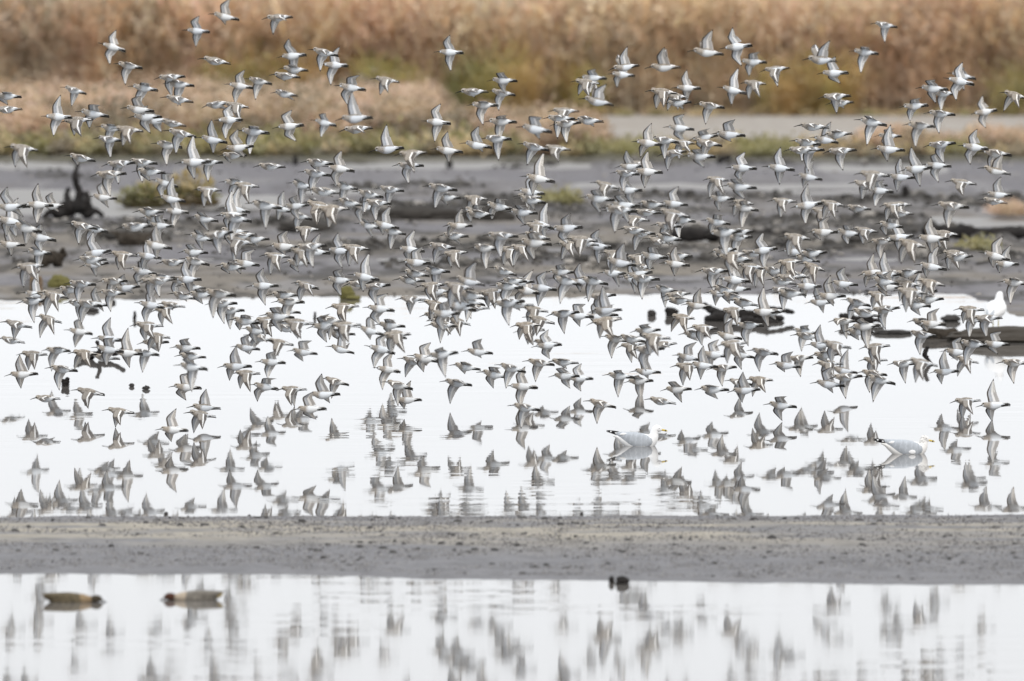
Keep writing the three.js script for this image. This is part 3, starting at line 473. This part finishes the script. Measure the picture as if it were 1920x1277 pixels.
// the flock, read from the photograph: rows of "x y pose"
const flock = `
420 31 c,368 58 a,210 88 a,402 114 d,240 123 b,318 145 b,335 158 b,332 186 d,268 165 b,448 161 a,138 169 b,12 180 d,12 205 d,106 219 a,142 226 e,173 213 f,258 205 c,272 219 f,291 226 f,322 231 d,207 240 b,238 243 e*,203 261 b,337 250 b,313 272 b,405 196 d,440 198 e,428 225 a,397 262 c,474 247 b
520 33 b,547 105 a,550 130 d,534 142 d,606 98 b,626 122 a,484 152 b,533 176 d,656 164 f,722 150 e,842 98 a,885 172 d,942 151 f,940 174 b,905 197 b,818 229 a,541 237 g,607 230 f,664 222 u*,667 242 d,938 228 b,930 260 b,893 272 c,838 282 c
1110 146 f,1097 154 e,1170 126 u,1165 140 c,1243 126 u*,1323 98 u*,1380 88 a,1410 116 f,1287 165 c,1240 172 e,1270 193 d,1265 180 e,1373 169 c,1412 156 e,1453 130 e,1118 190 u*,1057 208 e,1048 222 b,1060 232 b,1102 226 d,1002 242 g*,1330 198 b,1273 240 g,1365 252 g,1213 268 c,1245 262 b,1318 258 f,1278 268 e,1325 268 b
1658 47 b,1537 112 u*,1620 98 b,1562 137 g,1565 181 b,1575 193 d,1748 166 f,1767 175 b,1803 142 f,1798 152 a,1713 199 f,1762 213 b,1845 210 a,1900 178 e,1522 237 d,1545 262 c,1568 252 d,1510 267 b,1633 229 b,1665 255 f,1723 235 b*
150 296 d,40 278 e*,222 307 b,265 304 b,279 322 d,203 327 b,362 304 c,390 304 b,445 277 c,436 291 d,192 370 c,70 384 a,97 386 c,18 388 c,308 343 f,320 373 c,328 396 a,388 356 e,440 343 b,458 348 e,440 393 c,278 397 d,288 410 d,382 410 f,440 409 b,18 415 c,48 427 f,75 445 f,175 429 b,252 425 d*,292 460 c,70 473 b,18 458 c,178 475 c,176 496 c,228 477 e,275 480 c,265 508 f,322 492 d,362 473 f,375 445 f,405 440 b*,450 443 d,445 452 e,365 490 b,432 500 d,458 494 g,52 500 e*
505 312 d,595 305 d,590 325 b,635 316 a,565 347 b,605 359 d*,645 350 b,690 364 b,730 355 b,765 310 b,725 280 u,770 288 e*,825 352 b,837 370 d,888 372 e,890 397 d,933 387 f,495 385 b*,553 386 f,560 404 b,597 385 e,620 392 e*,653 380 d,705 380 b,572 430 e,530 462 c,515 480 e,565 470 e*,590 472 c,557 492 d,635 470 a,662 465 e,690 423 f,735 434 b,720 422 c,858 423 c,850 442 d,768 468 c,778 492 c,825 462 b,850 475 e,908 465 b,938 442 b*,955 468 e,815 508 b,943 508 d
1000 275 b,1042 278 e,1008 335 c,993 360 c,995 375 d,978 398 f,1005 423 e,1060 428 f,1003 443 d,1000 455 f,975 465 e,1065 458 e,1095 455 d,1120 462 a,1150 475 e,1180 312 c,1195 308 d,1172 325 b,1212 322 c,1135 347 e,1178 357 f,1120 372 f*,1168 385 f,1155 397 a,1260 287 b,1310 293 d*,1390 315 g,1342 337 e,1385 350 d*,1350 372 f,1390 380 e,1395 390 b,1262 382 c,1220 383 d,1210 398 d,1190 410 e,1260 400 e*,1278 412 b,1187 431 d,1200 437 b,1342 416 f,1250 446 d,1385 435 d,1382 445 b,1355 470 d,1370 480 e*,1410 475 d,1430 470 a,1270 480 d,1265 495 c,1222 480 f,1195 482 e,1160 492 c*,1197 500 e,1195 514 f,1148 512 c,1335 508 b,1405 500 e,1425 507 e,1050 510 f
1575 283 b,1500 281 d,1515 281 b,1460 315 c,1515 332 c,1665 280 c,1762 271 b,1825 276 a,1865 287 b,1755 310 f,1717 317 c,1687 332 c,1635 327 e*,1620 345 b,1647 357 f,1865 320 u,1802 342 e,1782 386 b*,1870 365 c,1862 377 d,1467 377 e,1512 385 a,1557 382 e,1542 395 e,1607 390 d,1672 385 e,1687 400 d,1667 422 d,1542 435 c,1490 445 e,1620 432 e,1652 452 b,1685 445 c,1705 457 e*,1745 447 c,1787 475 e,1745 500 c,1490 472 c,1522 475 d,1510 485 d,1477 492 e,1522 500 e,1490 515 d,1450 507 d,1865 480 c,1884 495 c,1635 512 c,1660 515 c,1700 512 d
150 532 b,130 543 d,65 552 c,88 552 e,60 565 b,210 527 b,235 540 c,285 526 b*,350 524 c,358 538 d,342 555 d,375 552 d,408 550 b*,145 568 b,180 570 c,280 572 a,320 572 d,415 569 b,430 582 b,457 602 d,90 598 e,147 622 a,155 662 e,202 636 c,202 655 f,237 662 c,195 670 d,275 610 e,293 630 e,60 664 e,105 657 b,115 692 b,40 702 c,20 638 d,30 608 b,270 662 b,347 652 f,357 668 d,358 688 b*,347 726 g,85 747 d,165 735 e,440 687 c,460 700 e,460 652 c,478 620 f
492 536 a,572 535 e,635 525 f,682 519 c,672 531 d,702 537 b,530 553 d,540 566 b,535 583 d,642 575 e,710 579 g,770 561 b,500 600 e,502 607 d,535 615 d,555 605 e*,617 600 b,645 610 e*,635 625 d,692 620 c,730 610 d,742 625 e,735 632 b,485 633 b,522 642 e,567 660 g,638 655 u,712 655 a,725 693 a,507 679 f,495 725 f,547 730 e,627 715 b,605 740 c,580 767 g,745 722 b,762 750 c,773 677 b,795 672 g,827 665 b*,895 660 c,872 688 d,855 718 b,925 702 f,957 690 b,767 525 d,808 535 e,855 537 e*,877 527 u*,850 555 e*,815 570 e,882 565 b,865 575 d,890 553 d,920 548 e,815 590 d,830 595 e,827 610 d,857 602 e,950 537 b,950 568 b*
972 530 d,1015 540 a,985 545 c,1060 527 b*,1088 527 c,1205 522 b,1125 555 b,1245 542 b,1267 553 d,1272 563 d,1305 573 c,1348 550 c,1380 542 g,1375 525 a,968 570 d*,1000 580 e,1055 588 b,1083 592 g,1135 582 u*,1130 590 d,1133 602 e*,985 610 e,992 620 e,1025 648 g,1020 642 d,1210 620 d,1153 635 b,1182 635 d,1225 632 e*,1183 647 e,1213 655 b*,1240 647 d,1210 697 c,1160 705 b,1197 715 b,1268 730 f,1238 752 d,1010 680 b,1055 679 d,1058 705 f,1085 710 g,978 725 a,983 764 b,1125 757 b,1277 595 e,1317 615 e,1300 627 d,1372 582 e,1393 567 d,1363 630 c,1402 610 b,1372 645 e*,1287 670 c,1337 665 g,1287 687 e,1317 685 c,1353 690 b,1387 665 f,1430 660 b,1335 730 d,1385 717 b,1395 732 c,1422 712 e,1432 585 c
1467 545 b,1480 550 d*,1477 520 d,1512 537 c,1580 532 c,1537 567 c,1555 555 c,1447 585 d,1645 552 e,1662 538 c,1697 532 e,1705 547 e*,1727 550 c,1740 562 d,1742 530 e*,1717 572 d,1605 567 b,1657 580 b,1620 587 d,1580 602 b,1620 612 b,1595 622 d,1745 607 c,1507 622 b,1512 630 d,1537 647 c,1565 647 e*,1727 627 b,1817 580 e,1848 597 b,1640 650 e,1547 665 d,1497 672 b,1472 685 c,1552 682 e,1580 695 u,1585 707 b,1637 675 e,1635 700 b,1648 712 b,1552 720 c,1692 682 b,1727 680 e*,1792 660 c,1822 645 b,1865 645 g,1810 675 e,1770 697 c,1810 752 e,1862 760 c,1463 760 f,1900 530 b,1900 680 b
222 771 e,322 806 c,382 764 u,375 777 e`.trim().split(/[,\n]/).map((t) => { const [x, y, p] = t.trim().split(' '); return { x: +x, y: +y, pose: p[0], near: p[1] === '*' }; });
{ // birds half hidden in the thickest knots of the flock
  const r = rngOf(150), thick = flock.filter((b) => b.y > 330 && b.y < 640);
  for (let i = 0; i < 60; i++) { const b = thick[Math.floor(r() * thick.length)]; flock.push({ x: clamp(b.x + (r() - 0.5) * 64, 20, 1900), y: b.y + (r() - 0.5) * 26, pose: 'ddfbecfb'[Math.floor(r() * 8)], near: r() < 0.15, hidden: true }); }
}
{
  const r = rngOf(151), size = { a: 1.5, c: 1.35, u: 1.4, b: 1.25, g: 1.1, e: 1.15, f: 1, d: 0.75 };
  for (const b of flock) {
    const low = (H - 0.1) * F / (b.y + 300);
    const k = r(), row = b.y < 330 ? (k < 0.3 ? lerp(1100, 1290, r()) : lerp(1300, 1420, r())) : b.y < 540 ? (k < 0.66 || b.y > 470 ? lerp(980, 1082, r()) : k < 0.84 ? lerp(1095, 1290, r()) : lerp(1290, 1400, r())) : b.y < 620 ? (k < 0.45 ? lerp(978, 1080, r()) : lerp(860, 975, r())) : lerp(Math.max(b.y + 24, 765), Math.min(970, b.y + 290), r());
    let D = clamp(H * F / ((row + b.y) / 2 + 300), 71.6, 86); // the photo row in which its mirror image lies
    if (b.near) D = 69.5 + 2.2 * r();
    b.D = Math.min(D, low - 0.6 * r());
    b.variant = Math.floor(r() * 7); b.roll = (r() - 0.5) * 20; b.yaw = (r() + r() - 1) * 30 + (b.pose === 'e' ? 14 : 0); b.pitch = -4 + (r() + r() - 1) * 14; b.size = 1.12 + 0.14 * r(); b.mat = Math.floor(r() * 3);
    b.score = (b.hidden ? -9 : 0) + size[b.pose] * (75 / b.D) ** 2 + 0.001 * r();
  }
  for (const b of flock) for (const o of flock) if (o !== b && o.D < b.D) { const d = Math.hypot(o.x - b.x, (o.y - b.y) * 1.3); if (d < 34) b.score -= 0.3 * (1 - d / 34); } // hidden behind a nearer bird
  const singles = new Set([...flock].sort((a, b) => b.score - a.score).slice(0, 300));
  // words for each: what it does, what lies behind it, where along the picture
  const columns = ['far left', 'left', 'mid left', 'centre left', 'centre right', 'mid right', 'right', 'far right'];
  const bandOf = (y) => y < 130 ? 'high before the reeds' : y < 235 ? 'before the reed foot' : y < 300 ? 'before the low weeds' : y < 380 ? 'over the far mud' : y < 460 ? 'over the middle mud' : y < 550 ? 'over the mud shore' : y < 615 ? 'above the pool edge' : y < 690 ? 'above the bright pool' : 'low over bright pool';
  const ranks = ['first', 'second', 'third', 'fourth', 'fifth', 'sixth', 'seventh', 'eighth'], cells = new Map();
  for (const b of flock) { b.words = [poses[b.pose][0][0], bandOf(b.y), columns[clamp(Math.floor(b.x / 240), 0, 7)]]; const k = b.words.join(); if (!cells.has(k)) cells.set(k, []); cells.get(k).push(b); }
  for (const list of cells.values()) { list.sort((p, q) => p.x - q.x); list.forEach((b, i) => { b.label = `sandpiper, ${b.words[0]}, ${b.words[1]}, ${b.words[2]}${list.length > 1 ? (i === list.length - 1 ? ', rightmost so posed' : i === 0 ? ', leftmost so posed' : `, ${ranks[i]} so posed from left`) : ''}`; }); }
  const stuff = [], place = new THREE.Object3D(); place.rotation.order = 'YZX';
  for (const b of flock) {
    const v = b.variant, [roll] = poses[b.pose][1 + v], o = singles.has(b) ? new THREE.Group() : place;
    o.rotation.order = 'YZX'; o.position.copy(at(b.x, b.y, b.D)); o.rotation.set(rad(roll + b.roll), rad(b.yaw), rad(b.pitch)); o.scale.setScalar(b.size);
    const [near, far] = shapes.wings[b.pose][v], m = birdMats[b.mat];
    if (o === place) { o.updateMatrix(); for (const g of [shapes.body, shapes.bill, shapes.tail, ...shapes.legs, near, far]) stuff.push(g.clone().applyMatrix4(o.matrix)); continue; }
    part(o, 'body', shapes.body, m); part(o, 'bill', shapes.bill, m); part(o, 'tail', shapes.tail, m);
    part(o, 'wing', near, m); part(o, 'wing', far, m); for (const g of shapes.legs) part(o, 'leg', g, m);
    put(o, 'sandpiper', b.label, 'bird', 'sandpipers flying left in one dense flock');
  }
  put(new THREE.Mesh(mergeGeometries(stuff), birdMats[0]), 'flock', 'remaining partly hidden sandpipers of the dense flying flock', 'birds', null, 'stuff');
}

// ------------------------------------------------------------------ gulls and teals
const gullWhite = dataTexture(256, 64, (x, y) => { const n = vnoise(x / 6, y / 6, 161); return [0.80 + 0.06 * n, 0.81 + 0.06 * n, 0.82 + 0.06 * n]; }, true);
const streaked = dataTexture(256, 64, (x, y) => { const u = x / 256, p = y / 64, a = Math.min(p, 1 - p) * 2, n = vnoise(x / 2.2, y / 2.5, 162), k = 0.84 - 0.5 * smooth(0.5, 0.7, n) * smooth(0.56, 0.66, u) * smooth(0.98, 0.9, u) * smooth(0.95, 0.5, a); return [k, k * 0.985, k * 0.97]; }, true);
const mantleTex = dataTexture(256, 64, (x, y) => { const e = ((x / 256 * 9 + 0.5 * Math.abs(((y / 64 * 12) % 1) - 0.5)) % 1), k = 0.37 + 0.09 * vnoise(x / 9, y / 4, 163) + 0.05 * vnoise(x / 2, y / 2, 164) + (e > 0.86 ? 0.10 : 0); return [k * 0.93, k, k * 1.09]; }, true);
const white = mat(1, 1, 1, 0.85, { map: gullWhite }), whiteStreaked = mat(1, 1, 1, 0.85, { map: streaked }), mantle = mat(1, 1, 1, 0.85, { map: mantleTex }), black = mat(0.018, 0.018, 0.02, 0.6), yellow = mat(0.58, 0.42, 0.06, 0.5), tuft = mat(0.82, 0.83, 0.84, 0.9), legMat = mat(0.42, 0.36, 0.12, 0.6);
const ball = new THREE.SphereGeometry(1, 12, 8);
function gull(o, rows, wingRows, tipRows, bill, eye, m, wingAt) {
  const body = part(o, 'body', loft(rows, 34, 20), m);
  for (const s of [-1, 1]) {
    const g = loft(wingRows, 18, 14); const p = g.attributes.position; for (let i = 0; i < p.count; i++) p.setZ(i, p.getZ(i) + s * wingAt * smooth(-0.2, -0.02, p.getX(i))); g.computeVertexNormals();
    const w = part(o, 'wing', g, mantle), tip = part(w, 'wing_tip', loft(tipRows, 8, 8).translate(0, s * 0.004, s * 0.009), black);
    for (const k of [0.35, 0.68]) { const q = new THREE.Mesh(ball, tuft), a = tipRows[0], b = tipRows[tipRows.length - 1]; q.name = 'wing_spot'; q.scale.set(0.007, 0.004, 0.003); q.position.set(lerp(a[0], b[0], k), lerp(a[1], b[1], k) + s * 0.004, s * 0.0165); w.add(q); }
    const te = part(w, 'tertial_edge', loft([[-0.055, tipRows[0][1] + 0.002, 0.004, 0.003], [-0.085, tipRows[0][1] + 0.006, 0.009, 0.005], [-0.115, tipRows[0][1] + 0.006, 0.007, 0.004], [-0.13, tipRows[0][1] + 0.003, 0.001, 0.001]], 8, 8).translate(0, 0, s * (wingAt * 0.55 + 0.017)), tuft); te.name = 'tertial_edge';
    const e = part(body, 'eye', ball, black); e.scale.setScalar(0.0036); e.position.set(eye[0], eye[1], s * eye[2]);
  }
  const b = part(o, 'bill', loft(bill, 10, 10), yellow), ring = part(b, 'bill_ring', loft(bill.slice(1, 3).map(([x, y, a, c]) => [x, y, a * 1.12, c * 1.12]), 4, 10), black); ring.userData.label = 'black ring near the bill tip';
  return o;
}
const swimRows = (hx, hy) => [[-0.178, 0.074, 0.004, 0.012], [-0.15, 0.068, 0.011, 0.022], [-0.11, 0.052, 0.028, 0.036], [-0.06, 0.035, 0.046, 0.052], [0.0, 0.028, 0.056, 0.062], [0.05, 0.030, 0.057, 0.060], [0.088, 0.045, 0.047, 0.048], [0.108, 0.068, 0.036, 0.036], [0.112 + hx * 0.3, 0.092 + hy * 0.4, 0.028, 0.028], [0.121 + hx * 0.7, 0.111 + hy, 0.025, 0.024], [0.139 + hx, 0.113 + hy, 0.0215, 0.021], [0.155 + hx, 0.108 + hy, 0.014, 0.013], [0.163 + hx, 0.106 + hy, 0.005, 0.005]];
const wingRows = [[0.10, 0.050, 0.012, 0.008], [0.075, 0.042, 0.036, 0.020], [0.02, 0.042, 0.048, 0.026], [-0.04, 0.052, 0.045, 0.026], [-0.09, 0.068, 0.031, 0.022], [-0.13, 0.082, 0.018, 0.014], [-0.16, 0.092, 0.007, 0.007]];
const tipRows = [[-0.12, 0.080, 0.012, 0.006], [-0.16, 0.092, 0.009, 0.005], [-0.20, 0.100, 0.005, 0.004], [-0.226, 0.104, 0.001, 0.001]];
const billRows = (x, y) => [[x + 0.044, y - 0.008, 0.0022, 0.002], [x + 0.036, y - 0.0055, 0.0052, 0.0042], [x + 0.029, y - 0.004, 0.0056, 0.0045], [x + 0.014, y - 0.001, 0.0058, 0.005], [x, y, 0.0065, 0.006]];
{
  const D = distOf(836), g = new THREE.Group(); gull(g, swimRows(0.004, 0.006), wingRows, tipRows, billRows(0.162, 0.112), [0.149, 0.122, 0.0165], white, 0.04);
  g.position.set(xOf(1197, D), -0.012, -D); g.rotation.y = rad(-4); g.scale.y = 1.12; put(g, 'swimming_gull', 'white and grey gull swimming right, plain white head, near pool centre', 'gull', 'gulls resting on the pool');
  const D2 = distOf(851), k = new THREE.Group(); gull(k, swimRows(-0.012, -0.012), wingRows, tipRows.map(([x, y, a, b]) => [x - 0.01, y - 0.004, a, b]), billRows(0.144, 0.092), [0.132, 0.104, 0.0165], whiteStreaked, 0.04);
  const f = part(k, 'flank_feather', lumpGeo(44, 5, 0.15), tuft); f.scale.set(0.024, 0.015, 0.006); f.position.set(0.03, 0.026, 0.062);
  k.position.set(xOf(1702, D2), -0.012, -D2); k.rotation.y = rad(2); k.scale.set(1.02, 1.14, 1.02); put(k, 'swimming_gull', 'gull swimming right with streaked grey head, right of the other swimmer', 'gull', 'gulls resting on the pool');
}
{ // gull standing on the mud bank, seen from behind
  const D = distOf(630), o = new THREE.Group(), X = xOf(1868, D);
  gull(o, [[-0.155, 0.085, 0.006, 0.016], [-0.13, 0.092, 0.016, 0.026], [-0.08, 0.120, 0.052, 0.070], [-0.02, 0.155, 0.074, 0.096], [0.03, 0.185, 0.070, 0.090], [0.06, 0.215, 0.050, 0.062], [0.068, 0.245, 0.036, 0.040], [0.074, 0.272, 0.033, 0.034], [0.088, 0.290, 0.028, 0.028], [0.106, 0.288, 0.016, 0.016], [0.114, 0.286, 0.006, 0.006]],
    [[0.05, 0.2, 0.012, 0.01], [0.02, 0.18, 0.045, 0.022], [-0.05, 0.150, 0.044, 0.022], [-0.11, 0.118, 0.026, 0.016], [-0.15, 0.10, 0.008, 0.008]], [[-0.12, 0.112, 0.014, 0.006], [-0.16, 0.095, 0.010, 0.005], [-0.19, 0.085, 0.005, 0.004], [-0.21, 0.08, 0.001, 0.001]], billRows(0.112, 0.285), [0.1, 0.296, 0.019], white, 0.052);
  for (const s of [-1, 1]) { const l = new THREE.CylinderGeometry(0.004, 0.005, 0.12, 8).translate(0, 0.055, s * 0.026), foot = new THREE.CylinderGeometry(0.001, 0.024, 0.006, 3).translate(0.012, 0, s * 0.026); part(o, 'leg', mergeGeometries([l, foot]), legMat); }
  o.position.set(X, 0.075, -D); o.rotation.y = rad(62); o.scale.setScalar(0.98); put(o, 'standing_gull', 'fluffed white gull standing on the mud bank at right', 'gull');
}
function teal(px, py, face, label, colors) { // a small duck feeding with its head low
  const D = distOf(py), o = new THREE.Group(), [bodyM, breastM, headM, ventM] = colors;
  part(o, 'body', loft([[0.155, 0.040, 0.004, 0.008], [0.13, 0.036, 0.018, 0.026], [0.08, 0.022, 0.036, 0.050], [0.01, 0.016, 0.044, 0.060], [-0.05, 0.016, 0.038, 0.052], [-0.09, 0.016, 0.024, 0.032], [-0.115, 0.018, 0.016, 0.018]], 22, 16), bodyM);
  part(o, 'breast', loft([[-0.045, 0.017, 0.036, 0.050], [-0.07, 0.018, 0.034, 0.045], [-0.10, 0.019, 0.024, 0.030], [-0.125, 0.020, 0.016, 0.016]], 10, 14), breastM);
  const head = part(o, 'head', loft([[-0.115, 0.020, 0.015, 0.015], [-0.135, 0.023, 0.020, 0.019], [-0.158, 0.024, 0.021, 0.019], [-0.176, 0.018, 0.013, 0.012], [-0.184, 0.014, 0.005, 0.006]], 14, 12), headM);
  part(head, 'bill', loft([[-0.178, 0.015, 0.006, 0.007], [-0.196, 0.007, 0.0035, 0.008], [-0.212, 0.002, 0.002, 0.008]], 6, 8), black);
  for (const s of [-1, 1]) { part(o, 'wing', loft([[-0.05, 0.030, 0.010, 0.006], [0.0, 0.034, 0.022, 0.012], [0.06, 0.036, 0.020, 0.012], [0.12, 0.044, 0.010, 0.006], [0.15, 0.050, 0.002, 0.002]], 14, 10).translate(0, 0, s * 0.044), bodyM); part(o, 'vent_patch', loft([[0.10, 0.026, 0.014, 0.006], [0.13, 0.032, 0.014, 0.006], [0.152, 0.040, 0.005, 0.003]], 8, 8).translate(0, 0, s * 0.026), ventM); const e = part(head, 'eye', ball, black); e.scale.setScalar(0.003); e.position.set(-0.162, 0.030, s * 0.017); }
  part(o, 'tail', loft([[0.13, 0.042, 0.006, 0.02], [0.165, 0.052, 0.003, 0.014], [0.178, 0.055, 0.001, 0.004]], 6, 8), bodyM);
  o.position.set(xOf(px, D), -0.004, -D); o.rotation.y = face < 0 ? rad(4) : rad(176); o.scale.setScalar(0.98);
  return put(o, 'teal', label, 'duck', 'ducks feeding in the near pool');
}
const vermic = dataTexture(128, 64, (x, y) => { const n = vnoise(x / 2, y / 4, 171), k = 0.10 + 0.14 * n; return [k, k * 0.92, k * 0.80]; }, true), brownFeather = dataTexture(128, 64, (x, y) => { const n = vnoise(x / 4, y / 4, 172), k = 0.05 + 0.11 * n; return [k * 1.06, k * 0.87, k * 0.56]; }, true);
const drakeBody = mat(1, 1, 1, 0.85, { map: vermic }), henBody = mat(1, 1, 1, 0.85, { map: brownFeather });
teal(366, 1126, -1, 'small drake duck facing left with chestnut head held low', [drakeBody, mat(0.38, 0.32, 0.25), mat(0.07, 0.032, 0.022), mat(0.38, 0.3, 0.14)]);
teal(130, 1130, 1, 'brown duck facing right with tan flank, left of the chestnut headed one', [henBody, mat(0.24, 0.175, 0.105), mat(0.06, 0.05, 0.035), mat(0.12, 0.09, 0.06)]);

renderer.render(scene, camera);
